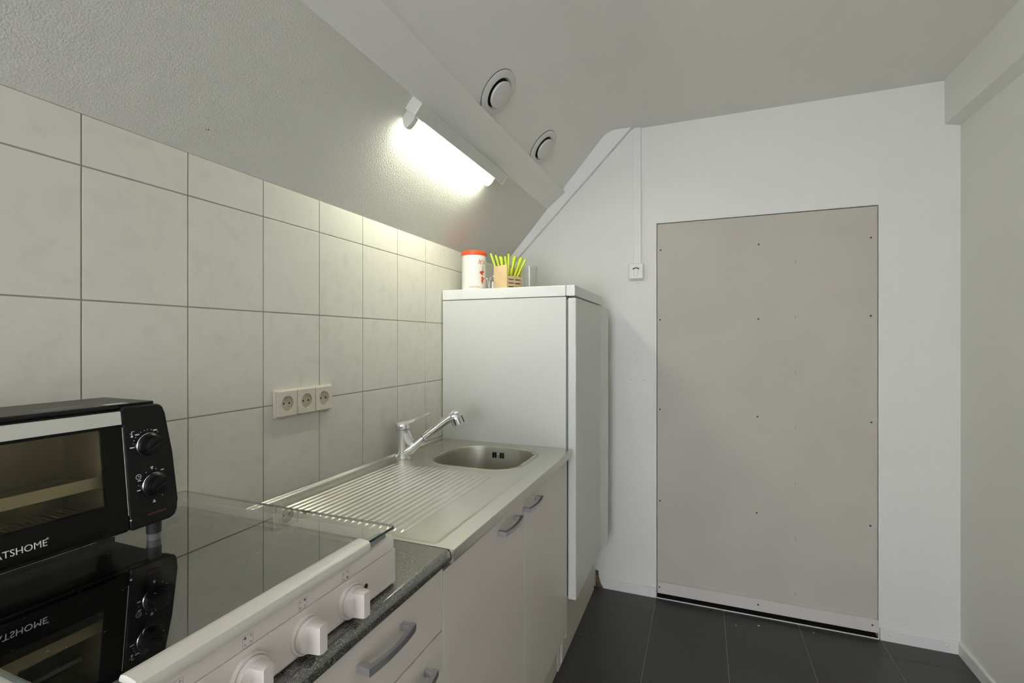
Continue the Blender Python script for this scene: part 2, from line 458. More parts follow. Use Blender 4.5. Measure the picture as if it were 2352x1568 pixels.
# ------------------------------------------------------------------ vents on the upper slope
sd = Vector((cos(ang), 0, sin(ang))); nrm = Vector((sin(ang), 0, -cos(ang)))   # along the slope, into the room
def slope_frame(x, y):
    o = Vector((x, y, slope_z(x)))
    return Matrix(((sd.x, 0, nrm.x, o.x), (0, 1, 0, o.y), (sd.z, 0, nrm.z, o.z), (0, 0, 0, 1)))
vents = []
for i, (x, y) in enumerate(((.402, 1.598), (.402, 2.125))):
    F = slope_frame(x, y)
    v = thing('ceiling_vent', ('round white air valve on the sloped ceiling beside the near end of the lamp', 'round white air valve on the sloped ceiling, the farther one near the back wall')[i],
              'air vent', tuple(F.translation), 'round air valves behind the beam')
    mb = MB(); mb.lathe([(.081, -.001), (.083, .002), (.083, .004), (.080, .006), (.066, .009), (.058, .009), (.055, .004), (.050, -.004)], M['vent'], F, n=48)
    mb.build('flange', v)
    mb = MB(); mb.lathe([(.0835, -.001), (.0843, .0006), (.0835, .0012), (.0828, .0008)], M['dark'], F, n=48); mb.build('gasket', v)
    mb = MB(); mb.lathe([(.056, .0005), (0, .0005)], M['dark'], F, n=40); mb.build('throat', v)
    mb = MB(); mb.lathe([(.030, .001), (.046, .010), (.0485, .015), (.047, .019), (.040, .021), (0, .022)], M['vent'], F, n=48); mb.build('valve_disc', v)

# ------------------------------------------------------------------ fluorescent lamp
LY0, LY1 = 1.252, 1.955
lamp = thing('fluorescent_lamp', 'lit white fluorescent strip lamp fixed to the sloped plaster ceiling', 'lamp', (.27, 1.6, 2.07))
Q1 = Vector((.243, 0, slope_z(.243) + .001)); Q0 = Vector((.271, 0, slope_z(.271) + .001)); nn = Vector((.753, 0, -.658))
Q2 = Q1 + nn*.042; Q3 = Q0 + nn*.040
sec = [(Q0.x, Q0.z), (Q1.x, Q1.z), (Q2.x, Q2.z), (Q3.x, Q3.z)]
mb = MB(); mb.prism(sec, 'y', LY0 + .050, LY1 - .012, M['lampbody'], bev=.0025); mb.build('housing', lamp)
mb = MB()
big = 1.10; c0 = (Q0 + Q1 + Q2 + Q3)/4
sec2 = [((p[0]-c0.x)*big + c0.x, (p[1]-c0.z)*big + c0.z) for p in sec]
mb.prism(sec2, 'y', LY0, LY0 + .052, M['lampend'], bev=.004, seg=3); mb.build('end_cap', lamp)
mb = MB(); mb.prism(sec2, 'y', LY1 - .014, LY1, M['lampend'], bev=.004, seg=3); mb.build('end_cap', lamp)
T = Vector((.237, 0, 2.019))
def holder(y0, y1):
    mb = MB()
    foot = [(.2485, 2.062), (.225, 2.036), (.228, 2.018), (.232, 2.004), (.245, 2.002), (.258, 2.012), (.272, 2.030)]
    mb.prism(foot, 'y', y0, y1, M['lampend'], bev=.003, seg=3)
    return mb
holder(1.262, 1.284).build('tube_holder', lamp); holder(1.868, 1.884).build('tube_holder', lamp)
mb = MB(); mb.tube([(T.x, 1.284, T.z), (T.x, 1.868, T.z)], .0125, M['tube'], n=24); mb.build('tube', lamp)

# ------------------------------------------------------------------ fridge
FX, FD, FY0, FY1, FT = .573, .615, 1.900, 2.470, 1.573
fr = thing('refrigerator', 'tall white refrigerator standing at the far end of the sink', 'refrigerator', (.3, 2.185, 0))
mb = MB(); mb.box(.004, FX, FY0 + .0005, FY1, .300, 1.5265, M['fridge'], bev=.003); mb.build('body', fr)
mb = MB(); mb.box(.004, .540, FY0 + .001, 2.600, 0, .300, M['plinth']); mb.build('base_panel', fr)
mb = MB(); mb.box(.538, .545, 1.935, 1.962, .012, .098, M['edge'], bev=.002); mb.build('plinth_clip', fr)
mb = MB(); mb.box(.004, FX - .001, FY0 - .002, FY1 + .002, 1.528, FT, M['fridge_lid'], bev=.004)
mb.box(FX, FD - .004, FY0 - .002, FY1 + .002, 1.528, FT, M['fridge_lid'], bev=.005); top = mb.build('top_panel', fr)
mb = MB()
for k, w in enumerate((.004, .012)):
    mb.box(FD - .0042, FD - .0036, 1.925 + .007*k, 1.925 + .007*k + w*.6, 1.551 - .003*k, 1.553 - .003*k, M['print_grey'])
mb.build('badge_print', top)
mb = MB(); mb.box(FX, FX + .010, FY0 + .010, FY1 - .010, .312, 1.515, M['gasket']); mb.build('door_gasket', fr)
mb = MB()
mb.box(FX + .009, FD, FY0 - .002, FY1 - .004, .305, 1.521, M['fridge'], bev=.004, seg=3)
fd = mb.build('door', fr)
mb = MB()   # full-height grip moulding on the opening edge
grip = [(FD - .012, 2.350), (FD - .001, 2.345), (FD - .002, 2.385), (FD + .002, 2.415), (FD + .012, 2.440), (FD + .0225, 2.452), (FD + .026, 2.468), (FD + .022, 2.474), (FD - .012, 2.474)]
mb.prism(grip, 'z', .315, 1.512, M['fridge'], bev=0); mb.build('grip_moulding', fd)
for z in (.325, 1.502): MB().lathe([(0, .001), (.0022, .0008), (.0022, 0)], M['print_grey'], Matrix.Translation((.606, FY0 - .002, z)) @ Matrix.Rotation(radians(90), 4, 'X'), n=12).build('hinge_plug', fd)

# ------------------------------------------------------------------ base cabinets
CX = .58
def door_panel(mb, y0, y1, z0, z1, m='cream'):
    mb.box(CX - .018, CX, y0, y1, z0, z1, M[m], bev=.0015)
    mb.box(CX - .018, CX - .0007, y0 - .0009, y0 + .0005, z0, z1, M['edge'])
    mb.box(CX - .018, CX - .0007, y1 - .0005, y1 + .0009, z0, z1, M['edge'])
def handle_mb(yc, z, half, x=CX, s=1.):
    mb = MB(); N = 18; h = .0065*s; loops = []
    for i in range(N + 1):
        t = -1 + 2*i/N
        y = yc + half*t
        xo = x + .0205 + .008*(1 - t*t)
        th = .0035 + .0015*abs(t)
        w = h*(1 - .18*(1 - t*t))
        loops.append([(xo + th, y, z - w), (xo + th, y, z + w), (xo - th, y, z + w), (xo - th, y, z - w)])
    mb.loops(loops, M['handle'], True, True)
    for sgn in (-1, 1):
        y = yc + sgn*(half - .007)
        mb.box(x, x + .0200, y - .0062, y + .0062, z - h*.93, z + h*.93, M['handle'], bev=.0015)
    return mb
sc_ = thing('sink_cabinet', 'cream two-door base cabinet under the steel sink', 'cabinet', (.3, 1.387, 0))
mb = MB()
mb.box(.02, CX - .019, .893, 1.878, .160, .176, M['edge']); mb.box(.02, .03, .893, 1.878, .176, .74, M['edge'])
mb.box(.03, CX - .019, .893, .908, .176, .882, M['edge']); mb.box(CX - .10, CX - .019, .908, 1.878, .852, .868, M['edge'])
mb.box(.02, CX - .001, 1.8775, 1.8905, .160, .882, M['edge'], bev=.001)
mb.build('carcass', sc_)
mb = MB(); mb.box(.10, .535, .893, 1.890, 0, .160, M['plinth']); mb.build('plinth', sc_)
mb = MB(); door_panel(mb, .8925, 1.3845, .176, .866); dA = mb.build('door', sc_)
handle_mb(1.245, .838, .066).build('handle', dA)
mb = MB(); door_panel(mb, 1.3885, 1.8755, .176, .866); dB = mb.build('door', sc_)
handle_mb(1.437, .838, .066).build('handle', dB)

dc = thing('drawer_cabinet', 'cream drawer cabinet under the speckled worktop and hob', 'cabinet', (.3, .687, 0))
mb = MB(); mb.box(.02, CX - .019, .238, .8905, .160, .883, M['edge']); mb.build('carcass', dc)
mb = MB(); door_panel(mb, .2385, .4835, .176, .878); mb.build('filler_panel', dc)
mb = MB(); mb.box(.10, .535, .238, .892, 0, .160, M['plinth']); mb.build('plinth', dc)
mb = MB(); door_panel(mb, .4875, .8875, .7465, .878); d1 = mb.build('drawer', dc); handle_mb(.682, .834, .066).build('handle', d1)
mb = MB(); door_panel(mb, .4875, .8875, .462, .7425); d2 = mb.build('drawer', dc); handle_mb(.762, .700, .066).build('handle', d2)
mb = MB(); door_panel(mb, .4875, .8875, .176, .458); d3 = mb.build('drawer', dc); handle_mb(.762, .415, .066).build('handle', d3)

# ------------------------------------------------------------------ worktop
mb = MB()
pr = [(.001, .913), (.585, .913)] + [(.585 + .012*sin(radians(a)), .901 + .012*cos(radians(a))) for a in (22, 45, 68, 90)] + [(.597, .892)] + \
     [(.589 + .008*cos(radians(a)), .892 - .008*sin(radians(a))) for a in (30, 60, 90)] + [(.001, .884)]
mb.prism(pr, 'y', .236, .8915, M['granite'])
tag(mb.build('worktop', loc=(.3, .56, .884)), 'dark speckled granite-look worktop with a rounded front edge under the hob', 'worktop')

# ------------------------------------------------------------------ steel sink
SY0, SY1 = .893, 1.897
sk = thing('sink', 'stainless steel inset sink with ribbed drainer and one bowl', 'sink', (.3, 1.4, .885))
BX0, BX1, BY0, BY1, BR = .150, .500, 1.500, 1.820, .105
def sstep(a, b, v):
    t = max(0, min(1, (v - a)/(b - a))); return t*t*(3 - 2*t)
def top_z(x, y):
    z = .9135
    inner = sstep(.043, .050, x)*(1 - sstep(.548, .556, x))*sstep(.905, .913, y)*(1 - sstep(1.872, 1.884, y))
    lip = math.exp(-((x - .040)/.0035)**2) * .0012
    lip += math.exp(-((x - .558)/.004)**2)*.0004
    drain = sstep(.060, .068, x)*(1 - sstep(.462, .470, x))*sstep(.918, .926, y)*(1 - sstep(1.470, 1.50, y))
    z += lip - .0022*inner*1.0
    if drain > 0:
        ph = (x - .072)/.0205
        rib = max(0., cos(2*pi*ph))**2.2
        ends = sstep(.930, .955, y)*(1 - sstep(1.42, 1.475, y))
        if .066 < x < .452: z += drain*(-.0008 + .0034*rib*ends)
    # upstand towards the wall
    z += .009*(1 - sstep(.004, .012, x))
    return z
def in_bowl(x, y, off=0):
    x0, x1, y0, y1, r = BX0 - off, BX1 + off, BY0 - off, BY1 + off, BR + off
    if not (x0 < x < x1 and y0 < y < y1): return False
    dx = max(x0 + r - x, 0, x - (x1 - r)); dy = max(y0 + r - y, 0, y - (y1 - r))
    return dx*dx + dy*dy < r*r
xs = [.001, .003, .006, .009, .013, .02, .03, .034, .037, .040, .043, .046, .050, .055, .060, .063]
xx = .066
while xx < .474: xs.append(xx); xx += .00205
xs += [.49, .51, .53, .545, .551, .555, .558, .561, .565, .585, .5955]
ys = [SY0, .899, .904, .908, .912, .917, .921, .925, .929, .934, .939, .945, .951, .958]
yy = .975
while yy < 1.41: ys.append(yy); yy += .03
yy = 1.41
while yy < 1.88: ys.append(yy); yy += .0085
ys += [1.884, 1.889, 1.893, SY1]
mb = MB(); bm = mb.bm; mi = mb._mi(M['steel'])
V = [[bm.verts.new((x, y, top_z(x, y))) for y in ys] for x in xs]
for i in range(len(xs) - 1):
    for j in range(len(ys) - 1):
        if all(in_bowl(a, b, .006) for a in xs[i:i+2] for b in ys[j:j+2]): continue
        bm.faces.new((V[i][j], V[i+1][j], V[i+1][j+1], V[i][j+1])).material_index = mi
# front edge fold, ends
def strip(ptsA):
    vs = [[bm.verts.new(p) for p in row] for row in ptsA]
    for A, B in zip(vs, vs[1:]):
        for i in range(len(A) - 1):
            bm.faces.new((A[i], A[i+1], B[i+1], B[i])).material_index = mi
fold = [(.5955, .9135), (.6012, .9133), (.6026, .9122), (.603, .9105), (.603, .889), (.602, .8865), (.598, .885), (.560, .885)]
strip([[(x, SY0, z), (x, SY1, z)] for x, z in fold])
for y in (SY0, SY1):
    L0 = [bm.verts.new((x, y, top_z(x, y))) for x in xs] + [bm.verts.new((x, y, z)) for x, z in fold[1:]] + [bm.verts.new((.001, y, .885))]
    bm.faces.new(L0).material_index = mi
mb.build('drainer_top', sk, fix=False, angle=40)
for p in (bpy.data.objects['drainer_top'].data,): pass
def bl_(off, z, n=12):
    return [(x, y, z) for x, y in rrect(BX0 - off, BX1 + off, BY0 - off, BY1 + off, max(.02, BR + off), n)]
mb = MB()
zt = .9113
lps = [bl_(.0125, zt + .0001), bl_(.010, zt + .0012), bl_(.005, zt + .0013), bl_(.0015, zt + .0006), bl_(-.0005, zt - .002), bl_(-.002, zt - .010), bl_(-.008, zt - .06),
       bl_(-.014, zt - .115), bl_(-.020, zt - .132), bl_(-.032, zt - .143), bl_(-.055, zt - .148), bl_(-.085, zt - .150)]
mb.loops(lps, M['bowl'], close_last=True)
bmesh.ops.solidify(mb.bm, geom=list(mb.bm.faces), thickness=-.0)
bw = mb.build('bowl', sk, fix=False, angle=50)
mb = MB()
for k, dx in enumerate((-.0215, -.0115, .0115, .0215)):
    mb.box(.313 + dx - .0028, .313 + dx + .0028, 1.806, 1.8135, .871, .893, M['dark'], bev=.001)
mb.build('overflow_slot', bw)
mb = MB(); mb.lathe([(0, 0), (.0035, 0), (.0045, -.001), (.0045, -.005)], M['chrome'], Matrix.Translation((.313, 1.8115, .882)) @ Matrix.Rotation(radians(90), 4, 'X') @ Matrix.Translation((0, 0, .003)), n=14); mb.build('overflow_screw', bw)
mb = MB(); mb.lathe([(.042, 0), (.040, .003), (.034, .001), (.03, -.001), (.012, -.001), (.010, .003), (0, .003)], M['steel'], Matrix.Translation((.325, 1.66, zt - .1495)), n=32); mb.build('drain', bw)

# ------------------------------------------------------------------ faucet
fp = Vector((.045, 1.53, .9115)); dd = Vector((.93, .37, 0)).normalized()
def F(s, z, side=0): return fp + dd*s + Vector((-dd.y, dd.x, 0))*side + Vector((0, 0, z))
fc = thing('faucet', 'chrome single-lever kitchen faucet standing behind the sink bowl', 'faucet', tuple(fp))
mb = MB(); TM = Matrix.Translation(fp)
mb.lathe([(.030, 0), (.0305, .002), (.029, .005), (.0265, .006), (.0255, .009), (.0253, .05), (.0262, .085), (.0268, .104), (.0255, .106), (0, .106)], M['chrome'], TM, n=40)
mb.tube([F(-.002, .098), F(.008, .085), F(.018, .066), F(.034, .050), F(.050, .052)], [.0255, .0245, .0225, .0190, .0165], M['chrome'], n=24)
mb.build('body', fc)
mb = MB()
sp = [F(.000, .020), F(.030, .036), F(.055, .057), F(.077, .076)]
mb.tube(sp, [.024, .0215, .0170, .0145], M['chrome'], n=24)
mb.build('spout', fc)
mb = MB()
mb.tube([F(.0775, .0765), F(.079, .0775)], [.0132, .0132], M['gasket'], n=24)
P2 = [F(.079, .0775), F(.081, .079), F(.135, .120), F(.160, .139), F(.178, .151), F(.192, .1555), F(.203, .153)]
mb.tube(P2, [.0138, .0145, .0152, .0165, .0200, .0225, .0215], M['chrome'], n=24)
pull = mb.build('pull_out_hose', fc)
mb = MB()
axis = (F(.214, .118) - F(.197, .158)).normalized()
z = axis; xq = z.cross(Vector((0, 1, 0))).normalized(); yq = z.cross(xq)
HM = Matrix(((xq.x, yq.x, z.x, F(.197, .158).x), (xq.y, yq.y, z.y, F(.197, .158).y), (xq.z, yq.z, z.z, F(.197, .158).z), (0, 0, 0, 1)))
mb.lathe([(0, -.017), (.010, -.014), (.018, -.006), (.0225, .004), (.0235, .014), (.0232, .034), (.0215, .037), (.018, .0375), (.017, .034), (0, .034)], M['chrome'], HM, n=32)
hd = mb.build('spray_head', pull)
mb = MB()
for a in range(0, 360, 45):
    mb.box(.0222, .0247, -.0028, .0028, .008, .033, M['gasket' if a % 90 else 'screw'], bev=.001, mtx=HM @ Matrix.Rotation(radians(a), 4, 'Z'))
mb.build('grip_insert', hd)
# lever: domed cap growing into a thin blade
mb = MB()
mb.lathe([(.0262, .1075), (.0272, .112), (.0268, .125), (.0245, .134), (.017, .139), (0, .1405)], M['chrome'], TM, n=40)
N = 16; lps = []
for i in range(N + 1):
    t = i/N
    s0 = -.012 + t*.112
    ztop = .1395 + .020*t + .010*t*t
    th = .022*(1 - t)**1.3 + .0055
    w = .0215*(1 - t)**.9 + .0085 - .0030*max(0, t - .8)/.2
    lps.append([F(s0, ztop - th, -w*.7), F(s0, ztop - th*.4, -w), F(s0, ztop, -w*.6), F(s0, ztop + .001, 0), F(s0, ztop, w*.6), F(s0, ztop - th*.4, w), F(s0, ztop - th, w*.7), F(s0, ztop - th, 0)])
mb.loops(lps, M['chrome'], True, True)
mb.build('lever', fc, angle=50)

# ------------------------------------------------------------------ socket strip
so = thing('wall_socket', 'ivory triple power socket on the tiled wall above the drainer', 'socket', (0, 1.09, 1.175))
S0, S1, Z0, Z1 = .983, 1.200, 1.136, 1.213
mb = MB(); mb.box(0, .010, S0, S1, Z0, Z1, M['socket'], bev=.003, seg=3); mb.build('frame', so)
wd = (S1 - S0 - .006)/3
for k in range(3):
    a = S0 + .003 + wd*k; cy = a + wd/2; cz = (Z0 + Z1)/2
    mb = MB()
    R = .0205; n = 40
    # plate with a round recess
    lo = []
    def ring(fx, fn): return [(fx, *fn(2*pi*i/n)) for i in range(n)]
    hw, hh = wd/2 - .001, (Z1 - Z0)/2 - .0035
    def sq(a_, q=1., ins=0.):
        c_, s_ = cos(a_), sin(a_); m_ = max(abs(c_)/(hw - ins), abs(s_)/(hh - ins)); return (cy + c_/m_, cz + s_/m_)
    lo.append(ring(.009, lambda t: sq(t))); lo.append(ring(.0145, lambda t: sq(t))); lo.append(ring(.0155, lambda t: sq(t, 1, .0012)))
    lo.append(ring(.0155, lambda t: (cy + (R + .0015)*cos(t), cz + (R + .0015)*sin(t)))); lo.append(ring(.0148, lambda t: (cy + R*cos(t), cz + R*sin(t))))
    mb.loops(lo, M['socket'])
    ins = mb.build('socket_plate', so, angle=30)
    mb = MB()
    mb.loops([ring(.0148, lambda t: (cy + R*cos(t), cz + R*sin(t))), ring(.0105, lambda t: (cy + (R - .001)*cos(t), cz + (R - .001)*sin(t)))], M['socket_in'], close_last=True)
    mb.build('recess', ins)
    for q in (-1, 1): MB().lathe([(0, .0003), (.0026, .0003), (.0026, 0)], M['dark'], MX(.0105, cy + q*.0095, cz), n=14).build('pin_hole', ins)
    for q in (-1, 1): MB().box(.0105, .0150, cy - .0025, cy + .0025, cz + q*(R - .0015) - .0018, cz + q*(R - .0015) + .0018, M['chrome'], bev=.0005).build('earth_clip', ins)

# ------------------------------------------------------------------ hob
HX0, HX1, HY0, HY1 = .020, .572, .258, .733
hb = thing('electric_hob', 'white tabletop electric hob with knobs and a closed glass lid', 'hob', (.3, .495, .913))
mb = MB()
mb.prism([(HX0, .9135), (HX1 - .004, .9135), (HX1, .918), (HX1, .9775), (HX0, .9775)], 'y', HY0 + .003, HY1 - .001, M['hob_white'], bev=.0015)
mb.build('body', hb)
# upper enamel rim: rounded outline, inner opening, rounded edges
mb = MB()
def hl(off, z, r=.03, n=6):
    return [(x, y, z) for x, y in rrect(HX0 + off, HX1 - off, HY0 + off, HY1 - off, max(.004, r - off), n)]
mb.loops([hl(0, .9785, .012), hl(-.001, .981, .012), hl(-.001, .993, .012), hl(.0012, .999, .012), hl(.006, 1.0025, .014), hl(.012, 1.003, .02), hl(.018, 1.0025, .028), hl(.024, .9985, .032), hl(.025, .994, .032)], M['hob_white'])
mb.loops([hl(0, .9785, .012), hl(.03, .9785, .034)], M['hob_white'])
mb.build('rim', hb, angle=50, fix=True)
mb = MB()
mb.loops([hl(.022, .9935, .034), hl(.022, .9945, .034)], M['ceramic'], close_last=True)
cer = mb.build('ceramic_plate', hb)
mb = MB()
zones = ((.17, .375, .090), (.17, .61, .072), (.42, .375, .072), (.42, .60, .090))
for cx_, cy_, r in zones:
    for rr in (r, r*.62):
        mb.lathe([(rr, 0), (rr + .0008, .0002), (rr + .0016, 0)], M['ring'], Matrix.Translation((cx_, cy_, .9947)), n=64)
mb.build('zone_ring', cer)
# glass lid
GZ0, GZ1 = 1.0155, 1.0200
mb = MB()
gl = [rrect(.024, .575, HY0 + .004, .7275, .006, 4)]
mb.loops([[(x, y, GZ1) for x, y in gl[0]][::-1]], M['lid_glass'], close_last=True)
b_ = mb.bm
mb.loops([[(x, y, GZ0) for x, y in gl[0]], [(x, y, GZ1) for x, y in gl[0]]], M['glass_edge'])
mb.loops([[(x, y, GZ0) for x, y in gl[0]]], M['lid_glass'], close_last=True)
bmesh.ops.remove_doubles(b_, verts=b_.verts, dist=1e-5)
lid = mb.build('glass_lid', hb)
mb = MB()   # white front strip gripping the glass
sy0, sy1 = .296, .607+.058
sy1 = .640
stp = [(.5605, 1.0205), (.5605, 1.0235), (.563, 1.0275), (.570, 1.0290), (.584, 1.0275), (.5885, 1.0245), (.589, 1.0175), (.587, 1.0095), (.582, 1.0070), (.5765, 1.0070), (.5765, 1.0205)]
mb.prism(stp, 'y', sy0, sy1, M['hob_strip'], bev=0)
mb.build('grip_strip', lid, angle=50)
mb = MB(); mb.box(.560, .5755, sy0 - .0005, .700, 1.008, 1.0154, M['gasket'], bev=.002); mb.build('spacer', lid)
mb = MB()
for y in (.30, .69): MB().box(.022, .040, y - .02, y + .02, 1.001, 1.0155, M['hob_white'], bev=.003).build('hinge', lid)
# faint smears under the lid
mb = MB(); random.seed(3)
for k in range(34):
    x = random.uniform(.10, .53); y = random.uniform(.30, .62); s = random.uniform(.0006, .0022)
    mb.lathe([(0, .0003), (s, .0001), (s, 0)], M['smudge'], Matrix.Translation((x, y, .9946)) @ Matrix.Rotation(random.random()*3, 4, 'Z') @ Matrix.Diagonal((1, random.uniform(.3, 1), 1, 1)), n=7)
mb.build('limescale_spot', cer)['kind'] = 'stuff'
# knobs
def hob_knob(y):
    k = MB(); mt = MX(HX1, y, .943)
    k.lathe([(.0270, 0), (.0272, .003), (.0262, .005), (.0240, .0055)], M['hob_white'], mt, n=40)
    k.lathe([(.0235, .0055), (.0235, .010), (.0225, .0115), (.0150, .0125)], M['knob'], mt, n=40)
    # grip: round drum cut to a bar with a flat
    pts = []
    for i in range(13):
        a = radians(-50 + 100*i/12); pts.append((.0210*sin(a), .0215*cos(a)))
    prof = [(-p[0], p[1]) for p in pts]
    sec_ = [(.0215*cos(radians(t)), .0215*sin(radians(t))) for t in range(0, 360, 12)]
    # drum with two flats, drawn in the (y,z) plane
    loop = lambda x, sc, fl: [(HX1 + x, y + max(-fl, min(fl, c*sc)), .943 + s_*sc) for c, s_ in sec_]
    k.loops([loop(.009, 1, .021), loop(.012, 1, .0205), loop(.015, .99, .0105), loop(.030, .96, .0085), loop(.0325, .92, .0070)], M['knob'], close_last=True)
    return k
for y in (.612, .520, .430, .340):
    kn = hob_knob(y).build('knob', hb, angle=35)
    MB().lathe([(0, .0004), (.0012, .0004), (.0012, 0)], M['screw'], MX(HX1 + .0045, y + .002, .943 + .0243), n=10).build('pointer_dot', kn)
mb = MB(); mb.lathe([(.0045, 0), (.004, .0012), (0, .0018)], M['redlamp'], MX(HX1, .650, .947), n=18); mb.build('indicator_lamp', hb)
# printed zone symbols on the rim
for k, y in enumerate((.600, .514, .428, .342)):
    mb = MB(); cz = .9872; x = HX1 + .0011
    for i in range(4):
        oy, oz = (-1, 1)[i % 2]*.0040, (-1, 1)[i//2]*.0040
        on = i == (1, 3, 2, 0)[k]
        mb.lathe([(0, .0003), (.0017 if on else .0013, .0003), (.0017 if on else .0013, 0)], M['print_dark' if on else 'print_grey'], MX(x, y + oy, cz + oz), n=10)
    for q in (-1, 1):
        mb.box(x, x + .0002, y - .0066, y + .0066, cz + q*.0072 - .0002, cz + q*.0072 + .0002, M['print_grey'])
        mb.box(x, x + .0002, y + q*.0072 - .0002, y + q*.0072 + .0002, cz - .0066, cz + .0066, M['print_grey'])
    mb.build('zone_symbol', hb)

# ------------------------------------------------------------------ toaster oven
OY0, OY1, OZ0, OZ1 = .186, .562, 1.0485, 1.246
ov = thing('toaster_oven', 'black toaster oven with glass door standing on the hob lid', 'toaster oven', (.17, .37, GZ1))
def fx(z):   # leaning front face
    t = (z - OZ0)/(OZ1 - OZ0); return .2505 - .020*t - .004*t*t
# casing (hollow behind the door)
DY0, DY1 = OY0 + .022, .470
mb = MB()
def side(y0, y1, m='black'):
    pts = [(.088, OZ0), (fx(OZ0) - .012, OZ0), (fx(OZ0 + .01) - .004, OZ0 + .006), (fx(1.14) - .004, 1.14), (fx(OZ1) - .012, OZ1 - .004), (.215, OZ1), (.092, OZ1), (.088, OZ1 - .004)]
    mb.prism(pts, 'y', y0, y1, M[m])
side(OY0 + .004, DY0)
side(DY1 + .006, OY1 - .0185)
mb.box(.088, fx(OZ1) - .010, DY0, DY1 + .006, OZ1 - .006, OZ1, M['black_top'])
mb.box(.088, fx(OZ0) - .010, DY0, DY1 + .006, OZ0, OZ0 + .014, M['black'])
mb.box(.086, .0885, OY0 + .006, OY1 - .006, OZ0, OZ1 - .002, M['black'])
mb.build('casing', ov)
mb = MB(); mb.box(.084, .217, OY0 + .006, OY1 - .020, OZ1, OZ1 + .0015, M['black_top'], bev=.0007, seg=1); mb.build('top_sheet', ov)
mb = MB(); mb.box(.180, .1815, .40, .46, OZ1 + .0015, OZ1 + .0016, M['lampbody']); mb.box(.20, .215, .476, .505, OZ1 + .0014, OZ1 + .0019, M['lampbody']); mb.build('sticker', ov)
# inner cavity
mb = MB()
mb.box(.096, .098, DY0 + .002, DY1 + .004, OZ0 + .014, OZ1 - .007, M['cavity'])
mb.box(.096, .226, DY0 + .001, DY0 + .002, OZ0 + .014, OZ1 - .007, M['cavity'])
mb.box(.096, .226, DY1 + .004, DY1 + .005, OZ0 + .014, OZ1 - .007, M['cavity'])
mb.box(.096, .226, DY0 + .002, DY1 + .004, OZ1 - .009, OZ1 - .0075, M['cavity'])
mb.box(.096, .226, DY0 + .002, DY1 + .004, OZ0 + .0142, OZ0 + .016, M['cavity'])
mb.build('cavity_liner', ov)
mb = MB()
for z in (OZ0 + .028,):
    mb.tube([(.215, DY0 + .004, z), (.215, DY1, z)], .0016, M['rod'], n=8)
    k = DY0 + .008
    while k < DY1 - .004:
        mb.tube([(.110, k, z), (.216, k, z), (.2185, k, z + .003)], .0010, M['rod'], n=6); k += .0085
rk = mb.build('wire_rack', ov)
mb = MB()
for z, x in ((OZ0 + .070, .130), (1.205, .150)):
    MB().tube([(x, DY0 + .002, z), (x, DY1 + .003, z)], .0035, M['lampbody'], n=12).build('heating_rod', ov)
mb = MB(); mb.box(.110, .221, DY0 + .006, DY1, 1.1225, 1.1237, M['cavity'], bev=.0005, seg=1)
mb.box(.2195, .2207, DY0 + .006, DY1, 1.1225, 1.140, M['cavity']); mb.build('baking_tray', ov)
# door: frame with window, sheared to follow the lean
def lean(mb_):
    for v in mb_.bm.verts: v.co.x += fx(v.co.z)
mb = MB()
WY0, WY1, WZ0_, WZ1_ = DY0 + .022, .4585, 1.0975, 1.2125
DZ0, DZ1 = 1.0555, 1.240
mb.box(-.008, 0, DY0 + .001, WY0, DZ0, DZ1, M['black_gloss']); mb.box(-.008, 0, WY1, DY1 + .016, DZ0, DZ1, M['black_gloss'])
mb.box(-.008, 0, WY0, WY1, DZ0, WZ0_, M['black_gloss']); mb.box(-.008, 0, WY0, WY1, WZ1_, DZ1, M['black_gloss'])
lean(mb); od = mb.build('door', ov)
mb = MB(); mb.box(-.0045, -.0025, WY0 - .004, WY1 + .004, WZ0_ - .003, WZ1_ + .003, M['oven_glass']); lean(mb); mb.build('window_pane', od)
mb = MB(); mb.box(.0005, .0085, DY0 + .001, DY1 + .0125, 1.2175, 1.2385, M['chrome_bar'], bev=.0015)
lean(mb); hh_ = mb.build('handle_bar', od)
mb = MB(); mb.box(.0002, .0092, DY1 + .0115, DY1 + .0150, 1.2160, 1.2400, M['black'], bev=.001); lean(mb); mb.build('bar_end', hh_)
mb = MB(); mb.box(0, .0005, DY1 + .0155, DY1 + .0165, 1.075, 1.212, M['chrome_bar']); lean(mb); mb.build('edge_line', od)
mb = MB(); mb.lathe([(.002, 0), (.0016, .0014), (0, .002)], M['chrome_bar'], MX(fx(1.066), .4885, 1.0665), n=12); mb.build('hinge_pin', ov)
# brand lettering on the lower door band
tl = math.atan2(fx(1.068) - fx(1.080), .012)
tt = text_mesh('ATSHOME', .0128, TX(fx(1.068) + .0005, .3305, 1.0688, -tl) @ Matrix.Diagonal((.93, 1, 1, 1)), M['white_print'], 'brand_lettering', od)
text_mesh('\u00ae', .0035, TX(fx(1.079) + .0005, .3840, 1.0765, -tl), M['white_print'], 'registered_mark', od)
